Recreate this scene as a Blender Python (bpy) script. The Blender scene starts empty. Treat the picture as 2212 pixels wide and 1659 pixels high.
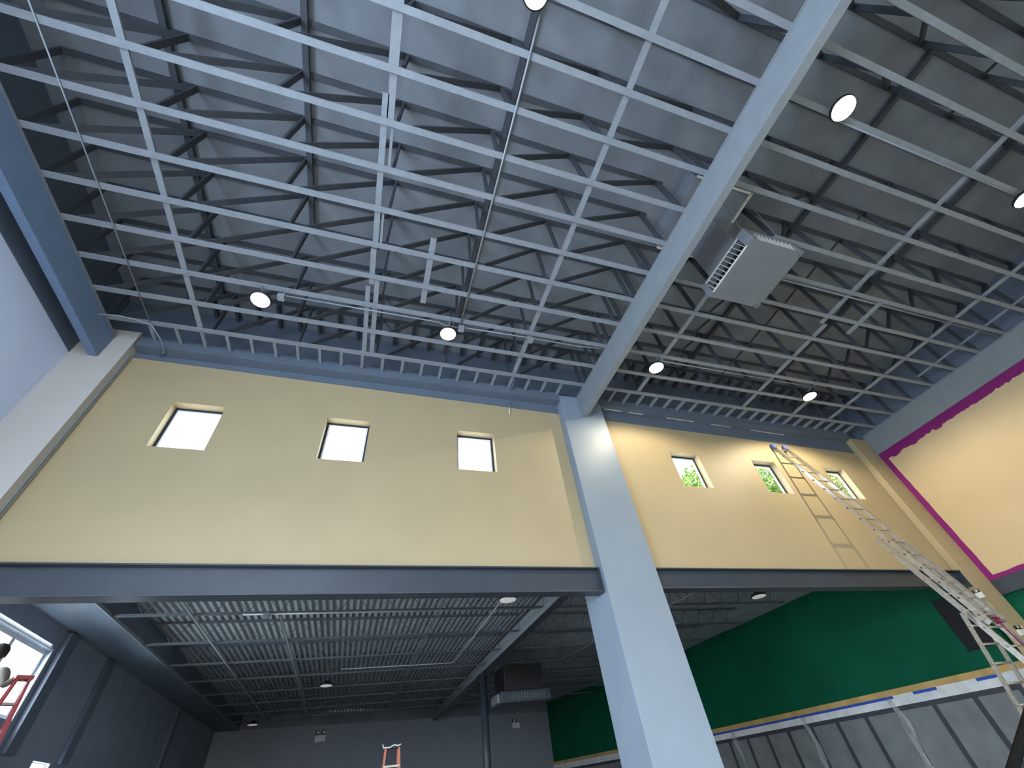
import bpy, bmesh, math, random
from mathutils import Vector, Matrix
random.seed(7)
C = bpy.context.scene.collection
scn = bpy.context.scene

# ------------------------------------------------------------------ camera
cam = bpy.data.cameras.new('camera'); co = bpy.data.objects.new('camera', cam); C.objects.link(co)
ROWS = ((0.9524216007142255, -0.2860927830432343, -0.10509050377426304),
        (0.13074287718546032, 0.6949723745687774, -0.7070499972784832),
        (0.27531689842474116, 0.6596698553646453, 0.6993112950360297))
r, d, f = (Vector(v) for v in ROWS)
M = Matrix((( r.x, -d.x, -f.x, 0.0), (r.y, -d.y, -f.y, 0.0), (r.z, -d.z, -f.z, 1.6), (0, 0, 0, 1)))
co.matrix_world = M
cam.sensor_width = 36; cam.lens = 36 * 883.83 / 2212; cam.clip_start = 0.05; cam.clip_end = 500
scn.camera = co

# ------------------------------------------------------------------ world, lights, exposure
scn.view_settings.view_transform = 'Standard'; scn.view_settings.look = 'None'
scn.view_settings.gamma = 1; scn.view_settings.use_curve_mapping = False
scn.view_settings.exposure = 0.0
w = bpy.data.worlds.new('sky'); scn.world = w; w.use_nodes = True
wn = w.node_tree.nodes; wl = w.node_tree.links
bg = wn['Background']; bg.inputs[0].default_value = (0.86, 0.93, 1.0, 1); bg.inputs[1].default_value = 10.0

def area(name, loc, rot, sx, sy, power, col):
    l = bpy.data.lights.new(name, 'AREA'); l.shape = 'RECTANGLE'; l.size = sx; l.size_y = sy
    l.energy = power; l.color = col
    o = bpy.data.objects.new(name, l); C.objects.link(o); o.location = loc; o.rotation_euler = rot
    return o
PI = math.pi
FILL_DAY = (0.78, 0.88, 1.0)
# added unseen fill for the hall, and daylight at the lower room's side windows
area('front_fill', (-1.6, -5.85, 2.5), (PI/2, 0, 0), 6.6, 4.0, 230, FILL_DAY)  # added fill lamp, unseen, lights the hall from behind the camera
area('front_high_fill', (-3.2, -5.85, 7.0), (PI/2, 0, 0), 4.2, 2.6, 330, (0.45, 0.66, 1.0))  # added blue fill, unseen, imitates lens haze at the upper left
area('front_fill', (9.6, -5.85, 2.5), (PI/2, 0, 0), 7.4, 4.0, 30, (0.95, 0.95, 0.92))  # added weak fill lamp, unseen, for the right bay
area('side_daylight_fill', (-6.1, 9.7, 4.15), (PI/2 - .85, 0, -PI/2), 3.3, 1.2, 650, (0.85, 0.92, 1.0))
area('side_daylight_fill', (-6.1, 13.25, 2.1), (PI/2, 0, -PI/2), .7, 1.6, 300, (0.85, 0.92, 1.0))
area('side_daylight_fill', (-5.6, -1.5, 2.6), (PI/2, 0, -PI/2), 4.6, 3.6, 1400, (0.64, 0.79, 1.0))  # added blue fill, unseen, washes the hall from the left

# ------------------------------------------------------------------ materials
def mat(name, col, rough=0.6, metal=0.0, noise=0.06, nscale=3.0, bump=0.0, bscale=60.0, spec=0.4):
    m = bpy.data.materials.new(name); m.use_nodes = True
    n = m.node_tree.nodes; l = m.node_tree.links; b = n['Principled BSDF']
    b.inputs['Roughness'].default_value = rough; b.inputs['Metallic'].default_value = metal
    b.inputs['Specular IOR Level'].default_value = spec
    tc = n.new('ShaderNodeTexCoord')
    if noise:
        t = n.new('ShaderNodeTexNoise'); t.inputs['Scale'].default_value = nscale; t.inputs['Detail'].default_value = 4
        l.new(tc.outputs['Object'], t.inputs['Vector'])
        r = n.new('ShaderNodeValToRGB'); lo = 1 - noise; hi = 1 + noise
        r.color_ramp.elements[0].position = .3; r.color_ramp.elements[1].position = .7
        r.color_ramp.elements[0].color = (col[0]*lo, col[1]*lo, col[2]*lo, 1)
        r.color_ramp.elements[1].color = (min(1, col[0]*hi), min(1, col[1]*hi), min(1, col[2]*hi), 1)
        l.new(t.outputs['Fac'], r.inputs['Fac']); l.new(r.outputs['Color'], b.inputs['Base Color'])
    else:
        b.inputs['Base Color'].default_value = (*col, 1)
    if bump:
        t2 = n.new('ShaderNodeTexNoise'); t2.inputs['Scale'].default_value = bscale; t2.inputs['Detail'].default_value = 3
        l.new(tc.outputs['Object'], t2.inputs['Vector'])
        bp = n.new('ShaderNodeBump'); bp.inputs['Strength'].default_value = bump; bp.inputs['Distance'].default_value = .01
        l.new(t2.outputs['Fac'], bp.inputs['Height']); l.new(bp.outputs['Normal'], b.inputs['Normal'])
    return m
def emit(name, col, s):
    m = bpy.data.materials.new(name); m.use_nodes = True; b = m.node_tree.nodes['Principled BSDF']
    b.inputs['Base Color'].default_value = (*col, 1)
    b.inputs['Emission Color'].default_value = (*col, 1); b.inputs['Emission Strength'].default_value = s
    return m
TAN = mat('tan_paint', (0.395, 0.315, 0.185), .55, noise=.03, nscale=1.2, bump=.08, bscale=90)
DECK = mat('charcoal_deck', (0.175, 0.195, 0.22), .75, noise=.18, nscale=1.1)
TRUSS = mat('slate_board_lit', (0.22, 0.245, 0.275), .6, noise=.08, nscale=6)  # truss paint lightened: light from below put into the colour
WEB = mat('slate_web_shaded', (0.050, 0.058, 0.070), .65, noise=.12, nscale=6)  # same truss paint darkened: shade on webs and top chords put into the colour
BEAM = mat('slate_beam_paint', (0.21, 0.235, 0.255), .5, noise=.05, nscale=4)
FASCIA = mat('slate_fascia_paint', (0.11, 0.14, 0.185), .55, noise=.06, nscale=2)
STEEL = mat('charcoal_steel_paint', (0.040, 0.050, 0.064), .4, noise=.08, nscale=3)
COLM = mat('blue_grey_column_paint', (0.215, 0.262, 0.31), .45, noise=.03, nscale=2, bump=.05, bscale=80)
LOWW = mat('slate_blue_wall_paint', (0.22, 0.26, 0.33), .55, noise=.07, nscale=2, bump=.1, bscale=60)
FARW = mat('grey_wall_paint', (0.27, 0.285, 0.33), .6, noise=.05, nscale=1)
LOWDECK = mat('grey_metal_deck', (0.30, 0.335, 0.36), .45, noise=.1, nscale=1.5)
JOIST = mat('grey_joist_paint', (0.10, 0.115, 0.135), .5, noise=.1, nscale=4)
GREEN = mat('green_wall_paint', (0.003, 0.095, 0.046), .6, noise=.12, nscale=1.0, spec=.15)
FLOOR = mat('concrete_floor', (0.42, 0.40, 0.37), .5, noise=.12, nscale=.8)
ALU = mat('worn_aluminium', (0.55, 0.52, 0.47), .38, .85, noise=.14, nscale=14)
ALUD = mat('dull_aluminium', (0.42, 0.38, 0.32), .5, .6, noise=.15, nscale=14)
RUBBER = mat('black_foam_rubber', (0.010, 0.010, 0.012), .9, noise=.1, spec=.1)
BLACK = mat('black_plastic', (0.012, 0.012, 0.014), .4, noise=.1)
WINBLK = mat('dark_bronze_frame', (0.035, 0.04, 0.05), .35, .3, noise=.05)
WINWHT = mat('white_window_frame', (0.75, 0.78, 0.82), .4, noise=.03)
WHITE = mat('white_enamel', (0.72, 0.72, 0.70), .4, noise=.03)
UNIT = mat('grey_sheet_metal', (0.17, 0.19, 0.205), .5, .1, noise=.05, nscale=3)
UNITL = mat('pale_sheet_metal', (0.30, 0.30, 0.32), .4, .4, noise=.05)
LOUV = mat('bright_louver_metal', (0.78, 0.76, 0.70), .35, .3, noise=.05)
COND = mat('painted_conduit', (0.24, 0.27, 0.30), .4, .2, noise=.05)
RED = mat('red_fibreglass', (0.33, 0.05, 0.06), .45, noise=.12, nscale=9)
ORANGE = mat('orange_fibreglass', (0.62, 0.20, 0.13), .45, noise=.12, nscale=9)
BLUE = mat('blue_tape', (0.03, 0.09, 0.42), .6, noise=.08)
GOLD = mat('raw_pine_trim', (0.55, 0.36, 0.13), .6, noise=.16, nscale=2.5)
PALE = mat('pale_plaster_band', (0.72, 0.72, 0.70), .6, noise=.12, nscale=3)
PADM = mat('grey_panel_sheet', (0.20, 0.21, 0.21), .4, noise=.16, nscale=2.0)
PADD = mat('dark_panel_joint', (0.055, 0.058, 0.07), .5, noise=.1)
MITT = mat('blue_cloth_cover', (0.12, 0.16, 0.42), .9, noise=.12, nscale=30)
ROPE = mat('magenta_rope', (0.20, 0.01, 0.045), .9, noise=.15, nscale=30)
SKIN = mat('skin', (0.36, 0.20, 0.13), .55, noise=.06)
HAIR = mat('dark_hair', (0.02, 0.018, 0.018), .6, noise=.2, nscale=40)
SHIRT = mat('khaki_grey_shirt', (0.13, 0.125, 0.115), .85, noise=.12, nscale=12)
TROUS = mat('brown_work_trousers', (0.16, 0.12, 0.10), .85, noise=.12, nscale=12)
BARK = mat('bark', (0.12, 0.10, 0.085), .9, noise=.25, nscale=6)
LEAF = mat('fresh_green_leaves', (0.16, 0.26, 0.04), .6, noise=.45, nscale=2.2)
LEAFP = mat('pale_green_leaves', (0.28, 0.32, 0.12), .6, noise=.4, nscale=2.2)
GRASS = mat('outside_ground', (0.05, 0.065, 0.025), .9, noise=.25, nscale=.4)
ROOFM = mat('pale_roof_membrane', (0.72, 0.72, 0.70), .7, noise=.08)
LENS_ON = emit('lit_lamp_lens', (1.0, 0.93, 0.80), 22)
LENS_DIM = emit('dim_lamp_lens', (0.86, 0.82, 0.77), .45)
LENS_LOW = emit('dusky_lamp_lens', (0.75, 0.74, 0.72), .35)

def glass_mat():
    m = bpy.data.materials.new('window_glass'); m.use_nodes = True
    n = m.node_tree.nodes; l = m.node_tree.links; n.clear()
    out = n.new('ShaderNodeOutputMaterial'); mx = n.new('ShaderNodeMixShader'); mx.inputs[0].default_value = .06
    t = n.new('ShaderNodeBsdfTransparent'); t.inputs[0].default_value = (.95, .97, .97, 1)
    g = n.new('ShaderNodeBsdfGlossy'); g.inputs['Roughness'].default_value = .03
    l.new(t.outputs[0], mx.inputs[1]); l.new(g.outputs[0], mx.inputs[2]); l.new(mx.outputs[0], out.inputs[0])
    return m
GLASS = glass_mat()
def plastic_mat():
    m = bpy.data.materials.new('clear_plastic_sheet'); m.use_nodes = True
    n = m.node_tree.nodes; l = m.node_tree.links; n.clear()
    out = n.new('ShaderNodeOutputMaterial'); mx = n.new('ShaderNodeMixShader'); nz = n.new('ShaderNodeTexNoise'); nz.inputs['Scale'].default_value = 9
    mr = n.new('ShaderNodeMapRange'); mr.inputs['To Min'].default_value = .08; mr.inputs['To Max'].default_value = .45
    l.new(nz.outputs['Fac'], mr.inputs['Value']); l.new(mr.outputs[0], mx.inputs[0])
    t = n.new('ShaderNodeBsdfTransparent'); g = n.new('ShaderNodeBsdfPrincipled'); g.inputs['Base Color'].default_value = (.7, .72, .72, 1); g.inputs['Roughness'].default_value = .25
    l.new(t.outputs[0], mx.inputs[1]); l.new(g.outputs[0], mx.inputs[2]); l.new(mx.outputs[0], out.inputs[0])
    return m
PLAST = plastic_mat()

def tan_with_magenta():
    """tan wall whose freshly brushed magenta edge runs along the beam, the corner column and the lintel"""
    m = mat('tan_paint_magenta_edge', (0.56, 0.43, 0.25), .55, noise=.04, nscale=1.0, bump=.08, bscale=90)
    n = m.node_tree.nodes; l = m.node_tree.links; b = n['Principled BSDF']
    base = b.inputs['Base Color'].links[0].from_socket
    tc = n.new('ShaderNodeTexCoord'); sp = n.new('ShaderNodeSeparateXYZ'); l.new(tc.outputs['Object'], sp.inputs[0])
    nz = n.new('ShaderNodeTexNoise'); nz.inputs['Scale'].default_value = 3.2; nz.inputs['Detail'].default_value = 6; nz.inputs['Roughness'].default_value = .7
    l.new(tc.outputs['Object'], nz.inputs['Vector'])
    def ma(op, a, bb):
        x = n.new('ShaderNodeMath'); x.operation = op
        for i, v in enumerate((a, bb)):
            if isinstance(v, (int, float)): x.inputs[i].default_value = v
            else: l.new(v, x.inputs[i])
        return x.outputs[0]
    ns = ma('MULTIPLY', ma('SUBTRACT', nz.outputs['Fac'], .5), .30)
    top = ma('GREATER_THAN', ma('ADD', sp.outputs['Z'], ns), 7.62)
    ns2 = ma('MULTIPLY', ma('SUBTRACT', nz.outputs['Fac'], .5), .05)
    side = ma('GREATER_THAN', ma('ADD', sp.outputs['Y'], ns2), 6.66)
    low = ma('LESS_THAN', ma('ADD', sp.outputs['Z'], ns2), 4.13)
    fac = ma('MAXIMUM', ma('MAXIMUM', top, side), low)
    mx = n.new('ShaderNodeMix'); mx.data_type = 'RGBA'
    l.new(fac, mx.inputs['Factor']); l.new(base, mx.inputs['A']); mx.inputs['B'].default_value = (0.20, 0.008, 0.13, 1)
    l.new(mx.outputs['Result'], b.inputs['Base Color'])
    return m
TANM = tan_with_magenta()

# ------------------------------------------------------------------ mesh helpers
class MB:
    def __init__(s): s.bm = bmesh.new()
    def box(s, x0, x1, y0, y1, z0, z1):
        v = [s.bm.verts.new((x, y, z)) for x in (x0, x1) for y in (y0, y1) for z in (z0, z1)]
        for q in ((0,1,3,2),(4,6,7,5),(0,4,5,1),(2,3,7,6),(0,2,6,4),(1,5,7,3)): s.bm.faces.new([v[i] for i in q])
        return s
    def beam(s, a, b, wdt, hgt, up=(0, 0, 1)):
        """rectangular bar from a to b, wdt across, hgt along the up side"""
        a, b = Vector(a), Vector(b); t = (b - a).normalized(); u = Vector(up)
        x = t.cross(u)
        if x.length < 1e-4: x = t.cross(Vector((1, 0, 0)))
        x.normalize(); y = x.cross(t).normalized()
        v = [s.bm.verts.new(p + x*(i*wdt/2) + y*(j*hgt/2)) for p in (a, b) for i in (-1, 1) for j in (-1, 1)]
        for q in ((0,1,3,2),(4,6,7,5),(0,4,5,1),(2,3,7,6),(0,2,6,4),(1,5,7,3)): s.bm.faces.new([v[i] for i in q])
        return s
    def tube(s, pts, rad, seg=8, closed=False):
        pts = [Vector(p) for p in pts]; rings = []; n = len(pts)
        rads = rad if isinstance(rad, (list, tuple)) else [rad]*n
        for i, p in enumerate(pts):
            t = (pts[min(i+1, n-1)] - pts[max(i-1, 0)]).normalized()
            x = t.cross(Vector((0, 0, 1)))
            if x.length < 1e-3: x = t.cross(Vector((0, 1, 0)))
            x.normalize(); y = t.cross(x)
            rings.append([s.bm.verts.new(p + (x*math.cos(2*PI*k/seg) + y*math.sin(2*PI*k/seg))*rads[i]) for k in range(seg)])
        for i in range(n-1):
            for k in range(seg): s.bm.faces.new([rings[i][k], rings[i][(k+1) % seg], rings[i+1][(k+1) % seg], rings[i+1][k]])
        s.bm.faces.new(rings[0][::-1]); s.bm.faces.new(rings[-1])
        return s
    def lathe(s, c, prof, seg=28):
        """profile of (radius, height) about a vertical axis through c"""
        rings = [[s.bm.verts.new((c[0]+r*math.cos(2*PI*k/seg), c[1]+r*math.sin(2*PI*k/seg), c[2]+h)) for k in range(seg)] for r, h in prof]
        for a, b in zip(rings, rings[1:]):
            for k in range(seg): s.bm.faces.new([a[k], a[(k+1) % seg], b[(k+1) % seg], b[k]])
        s.bm.faces.new(rings[0][::-1]); s.bm.faces.new(rings[-1])
        return s
    def prism(s, poly, axis, lo, hi):
        """polygon extruded along an axis (0 x, 1 y, 2 z)"""
        def P(p, t):
            q = list(p); q.insert(axis, t); return q
        a = [s.bm.verts.new(P(p, lo)) for p in poly]; b = [s.bm.verts.new(P(p, hi)) for p in poly]; n = len(poly)
        s.bm.faces.new(a[::-1]); s.bm.faces.new(b)
        for i in range(n): s.bm.faces.new([a[i], a[(i+1) % n], b[(i+1) % n], b[i]])
        return s
    def quad(s, *p):
        s.bm.faces.new([s.bm.verts.new(q) for q in p]); return s
    def build(s, name, m, parent=None, bevel=0.0, smooth=False):
        bmesh.ops.recalc_face_normals(s.bm, faces=s.bm.faces)
        me = bpy.data.meshes.new(name); s.bm.to_mesh(me); s.bm.free(); me.materials.append(m)
        if smooth:
            for p in me.polygons: p.use_smooth = True
        o = bpy.data.objects.new(name, me); C.objects.link(o)
        if parent: o.parent = parent; o.matrix_parent_inverse = Matrix.Translation(-Vector(parent.location)) if parent.location.length and not parent.rotation_euler.z else Matrix()
        if bevel:
            bv = o.modifiers.new('bevel', 'BEVEL'); bv.width = bevel; bv.segments = 2; bv.limit_method = 'ANGLE'
        return o
def tag(o, label=None, cat=None, group=None, kind=None):
    if label: o['label'] = label
    if cat: o['category'] = cat
    if group: o['group'] = group
    if kind: o['kind'] = kind
    return o
def empty(name, loc=(0, 0, 0)):
    o = bpy.data.objects.new(name, None); o.empty_display_size = .1; C.objects.link(o); o.location = loc; return o
def thing(name, label, cat, loc=(0, 0, 0), group=None):
    return tag(empty(name, loc), label, cat, group, 'thing')
def local(o):
    """parts written in the thing's own coordinates"""
    o.matrix_parent_inverse = Matrix(); return o
def struct(name, mb, m, parent=None, bevel=0.0):
    o = mb.build(name, m, parent, bevel)
    if not parent: o['kind'] = 'structure'
    return o
def copy_tree(o, parent=None):
    c = o.copy(); C.objects.link(c)
    if parent: c.parent = parent
    for ch in list(o.children): copy_tree(ch, c)
    return c
ORD = ('first','second','third','fourth','fifth','sixth','seventh','eighth','ninth','tenth','eleventh','twelfth','thirteenth','fourteenth','fifteenth','sixteenth','seventeenth','eighteenth')

XL, XR, YW = -5.67, 14.97, 7.0          # left wall, right wall, tan end wall of the hall
DECKZ = 9.93

# ------------------------------------------------------------------ setting: floor, ceilings, walls
struct('floor', MB().box(XL-.4, 16.4, -6.4, 33, -.15, 0), FLOOR)
struct('ceiling', MB().box(XL-.4, 15.4, -6.4, 7.35, DECKZ, DECKZ+.15), DECK)

WIN = [(-3.82, -2.985), (-1.19, -.355), (1.46, 2.30), (6.975, 7.85), (9.63, 10.46), (12.29, 13.10)]
WZ0, WZ1 = 6.31, 7.305
def paint_top(x): return 8.30 - (x + 4.86) * 0.0166
def end_wall():
    mb = MB(); y0, y1 = YW, YW + .28
    for a, b in ((XL, 4.055), (5.205, XR)):
        xs = [a] + [x for wn_ in WIN if a < wn_[0] < b for x in wn_] + [b]
        for i in range(len(xs)-1):
            x0, x1 = xs[i], xs[i+1]
            if i % 2 == 0: mb.prism([(x0, 4.32), (x1, 4.32), (x1, paint_top(x1)), (x0, paint_top(x0))], 1, y0, y1)
            else:
                mb.box(x0, x1, y0, y1, 4.32, WZ0)
                mb.prism([(x0, WZ1), (x1, WZ1), (x1, paint_top(x1)), (x0, paint_top(x0))], 1, y0, y1)
    return mb
struct('wall_back', end_wall(), TAN)
fb = MB()
for a, b in ((XL, 4.055), (5.205, XR)): fb.prism([(a, paint_top(a)), (b, paint_top(b)), (b, DECKZ), (a, DECKZ)], 1, YW-.012, YW+.28)
fb.box(4.055, 5.205, YW-.012, YW+.28, 8.61, DECKZ)
fb.box(XL-.2, XL+.012, -6.0, YW-.02, 8.02, DECKZ); fb.box(XR-.006, XR+.2, -6.0, YW-.02, 7.90, DECKZ)
struct('trim_1', fb, FASCIA)                          # dark band above the tan paint
struct('trim_2', MB().box(-4.85, 4.05, 6.76, YW-.013, 8.42, 8.68).box(5.21, 14.2, 6.76, YW-.013, 8.42, 8.68), FASCIA)   # ledger the short blocks run into

# wall behind the corner column left of the opening, and the left wall of both rooms
LW = MB()
W7 = (8.05, 11.44, 3.38, 4.44); W8 = (12.9, 13.6, 1.2, 2.95); WS = (-3.9, .9, .8, 4.5)
LW2 = MB()
def holes_wall(mb, x0, x1, ya, yb, za, zb, holes):
    """wall between ya..yb with rectangular holes (y0,y1,z0,z1), sorted along y"""
    y = ya
    for h in holes:
        mb.box(x0, x1, y, h[0], za, zb); mb.box(x0, x1, h[0], h[1], za, h[2]); mb.box(x0, x1, h[0], h[1], h[3], zb); y = h[1]
    mb.box(x0, x1, y, yb, za, zb)
holes_wall(LW, XL-.25, XL, -6.3, YW+.28, 0, DECKZ, [WS])
struct('wall_left', LW, mat('tan_paint_blue_haze', (0.64, 0.74, 0.97), .5, noise=.03, nscale=1.2, bump=.08, bscale=90))  # tan wall tinted blue: lens haze put into the base colour
holes_wall(LW2, XL-.25, XL, YW+.28, 27.6, 0, 5.35, [W7, W8])
struct('wall_lower_left', LW2, LOWW)

# right wall: tan above, steel lintel, green below
struct('wall_right', MB().box(XR, XR+.25, -6.3, YW+.28, 4.03, DECKZ), TANM)
struct('wall_right_lower', MB().box(XR+.14, XR+.3, -6.3, YW+.28, 0, 4.03), GREEN)

# front wall behind the viewer with two openings added for the fill lamps
FW = MB()
holes = [(-4.9, 1.7, .5, 4.5), (5.9, 13.3, .5, 4.5)]   # plus an added high opening above the first
x = XL-.25
for h in holes:
    FW.box(x, h[0], -6.3, -6.0, 0, DECKZ); FW.box(h[0], h[1], -6.3, -6.0, 0, h[2]); 
    if h[0] < 0: FW.box(h[0], h[1], -6.3, -6.0, h[3], 5.7); FW.box(h[0], h[1], -6.3, -6.0, 8.3, DECKZ); FW.box(-1.1, h[1], -6.3, -6.0, 5.7, 8.3)
    else: FW.box(h[0], h[1], -6.3, -6.0, h[3], DECKZ)
    x = h[1]
FW.box(x, XR+.25, -6.3, -6.0, 0, DECKZ)
struct('wall_front', FW, TAN)

# lower room: skewed far wall, green side wall with its kink, roof deck
G = [(14.7, YW+.28), (14.5, 19.2), (13.3, 25.6), (12.1, 31.2)]
def skew_wall(pts, z0, z1, th, side=1):
    mb = MB()
    for (x0, y0), (x1, y1) in zip(pts, pts[1:]):
        n = Vector((y1-y0, -(x1-x0))).normalized()*th*side
        mb.prism([(x0, y0), (x1, y1), (x1+n.x, y1+n.y), (x0+n.x, y0+n.y)], 2, z0, z1)
    return mb
struct('wall_lower_right', skew_wall(G, 0, 5.35, .25), GREEN)
FARPTS = [(XL, 27.1), (12.1, 31.2)]
struct('wall_far', skew_wall(FARPTS, 0, 4.86, .25, -1), FARW)
struct('wall_far_upper', skew_wall([(XL, 27.05), (12.1, 31.15)], 4.86, 5.35, .25, -1), DECK)

# corrugated deck over the lower room (flutes run away from the hall) and the roof on it
dk = MB(); P = .16
def flutes(xa, xb, ya):
    n = round((xb - xa) / P); prof = []
    for i in range(n):
        x0 = xa + i*P
        prof += [(x0, 5.385), (x0+.055, 5.385), (x0+.068, 5.305), (x0+.140, 5.305), (x0+.153, 5.385)]
    prof.append((xb, 5.385))
    va = [dk.bm.verts.new((px, ya, pz)) for px, pz in prof]; vb = [dk.bm.verts.new((px, 31.4, pz)) for px, pz in prof]
    for i in range(len(prof)-1): dk.bm.faces.new([va[i], va[i+1], vb[i+1], vb[i]])
flutes(XL, 4.05, YW+.28); flutes(4.05, 5.21, 7.68); flutes(5.21, 15.0, YW+.28)
struct('ceiling_lower', dk, LOWDECK)
struct('ceiling_roof', MB().box(XL-.3, 4.05, YW+.28, 33, 5.39, 5.55).box(4.05, 5.21, 7.68, 33, 5.39, 5.55).box(5.21, 16.0, YW+.28, 33, 5.39, 5.55), ROOFM)
struct('ceiling_soffit', MB().box(XL, -4.72, YW+.28, 27.3, 4.83, 5.30), FASCIA)
struct('trim_3', MB().box(-4.72, -4.69, YW+.28, 27.2, 4.81, 4.87), COND)
# pilasters on the lower left wall
for i, (ya, yb) in enumerate(((11.62, 11.98), (13.80, 14.15), (20.45, 20.8))):
    struct('trim_%d' % (4+i), MB().box(XL, XL+.10, ya, yb, 2.95 if i < 2 else .0, 4.80), FASCIA)

# windows
def window(n, x0, x1, z0, z1, y):
    fr = MB(); t = .04
    fr.box(x0, x1, y, y+.06, z1-t, z1); fr.box(x0, x1, y, y+.06, z0, z0+t)
    fr.box(x0, x0+t, y, y+.06, z0+t, z1-t); fr.box(x1-t, x1, y, y+.06, z0+t, z1-t)
    o = fr.build('window_%d' % n, WINBLK); o['kind'] = 'structure'
    t2 = t + .03; s = MB()
    s.box(x0+t, x1-t, y+.012, y+.045, z1-t2, z1-t); s.box(x0+t, x1-t, y+.012, y+.045, z0+t, z0+t2)
    s.box(x0+t, x0+t2, y+.012, y+.045, z0+t2, z1-t2); s.box(x1-t2, x1-t, y+.012, y+.045, z0+t2, z1-t2)
    s.build('sash', WINWHT, o)
    MB().box(x0+t2, x1-t2, y+.025, y+.031, z0+t2, z1-t2).build('pane', GLASS, o)
for i, (a, b) in enumerate(WIN): window(i+1, a, b, WZ0, WZ1, YW+.17)
def side_window(n, y0, y1, z0, z1, mull, m=WINWHT):
    x = XL - .14; t = .07 if n != 8 else .02; fr = MB()
    fr.box(x, x+.07, y0, y1, z1-t, z1); fr.box(x, x+.07, y0, y1, z0, z0+t)
    fr.box(x, x+.07, y0, y0+t, z0+t, z1-t); fr.box(x, x+.07, y1-t, y1, z0+t, z1-t)
    ms = [y0+t] + mull + [y1-t]
    for k in mull: fr.box(x, x+.07, k-.05, k+.05, z0+t, z1-t)
    o = fr.build('window_%d' % n, m); o['kind'] = 'structure'
    for a, b in zip(ms, ms[1:]): MB().box(x+.03, x+.036, a, b, z0+t, z1-t).build('pane', GLASS, o)
    if n == 8: return
    e = MB(); w_ = .035
    e.box(XL, XL+.012, y0-w_, y1+w_, z1, z1+w_); e.box(XL, XL+.012, y1, y1+w_, z0, z1); e.box(XL, XL+.012, y0-w_, y0, z0, z1)
    e.build('edge_bead', WINWHT, o)
side_window(7, *W7, [9.2, 10.3])
side_window(8, *W8, [])
side_window(9, *WS, [-2.3, -.7])  # unseen window, added to go with the left fill lamp

# ------------------------------------------------------------------ columns, beams, lintels
t = thing('column', 'thick blue-grey square column between the two tan wall bays', 'column', (4.78, 7.4, 0))
MB().box(4.06, 5.20, 6.775, 7.67, 0, 8.60).build('shaft', COLM, t, .006)
t = thing('column', 'pale grey corner column by the haze-blue left wall', 'column', (-5.28, 6.9, 0))
MB().box(XL+.002, -4.90, 6.76, 6.995, 0, 8.78).build('shaft', mat('pale_warm_grey_paint', (0.50, 0.47, 0.44), .5, noise=.03, nscale=1.4), t, .005)
MB().box(-4.90, -4.885, 6.90, 6.94, 0, 8.25).build('corner_bead', COLM, t)
t = thing('column', 'tan corner column beside the magenta-edged wall', 'column', (14.6, 6.9, 0))
MB().box(14.245, XR-.002, 6.815, 6.995, 0, 8.46).build('shaft', TAN, t, .005)

def long_beam(label, x0, x1, z0, z1, y1, m=None):
    t = thing('roof_beam', label, 'beam', ((x0+x1)/2, 0, z0))
    MB().box(x0, x1, -6.0, y1, z0, z1).build('ply_stack', m or BEAM, t, .006)
    MB().box(x0-.012, x1+.012, -6.0, y1, z1, z1+.03-.001).build('bearing_plate', BEAM, t)
    return t
long_beam('long slate-grey main roof beam resting on the blue-grey column', 4.55, 4.71, 7.95, 8.55, 6.77)
long_beam('haze-blue roof beam above the pale left corner column', -5.37, -5.23, 7.99, 8.55, 6.755, mat('slate_beam_blue_haze', (0.15, 0.22, 0.35), .5, noise=.05, nscale=4))  # blue lens haze painted into this beam's colour
long_beam('slate-grey roof beam along the top of the magenta-edged wall', 14.905, 14.947, 7.86, 8.55, 6.81)

def i_beam(label, x0, x1, y0, y1, z0, z1):
    t = thing('steel_lintel', label, 'lintel', ((x0+x1)/2, (y0+y1)/2, z0))
    yc = (y0+y1)/2
    MB().box(x0, x1, y0, y1, z1-.022, z1).build('top_flange', STEEL, t, .003)
    MB().box(x0, x1, y0, y1, z0, z0+.022).build('bottom_flange', STEEL, t, .003)
    MB().box(x0, x1, yc-.01, yc+.03, z0+.022, z1-.022).build('web', STEEL, t)
    MB().box(x1-.012, x1, y0+.015, y1-.015, z0+.022, z1-.022).build('end_plate', STEEL, t)
    return t
i_beam('dark steel lintel under the three bright windows, left of the column', -4.893, 4.04, 6.85, 7.10, 3.895, 4.318)
i_beam('dark steel lintel over the green wall, behind the long ladder', 5.21, 14.235, 6.85, 7.10, 3.935, 4.318)
t = thing('steel_lintel', 'grey steel lintel under the magenta-edged tan wall', 'lintel', (XR, 0, 3.72))
MB().box(XR-.03, XR+.13, -6.0, 6.80, 3.72, 4.027).build('web', STEEL, t, .004)
MB().box(XR-.05, XR+.13, -6.0, 6.80, 3.70, 3.72).build('bottom_flange', STEEL, t)

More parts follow.
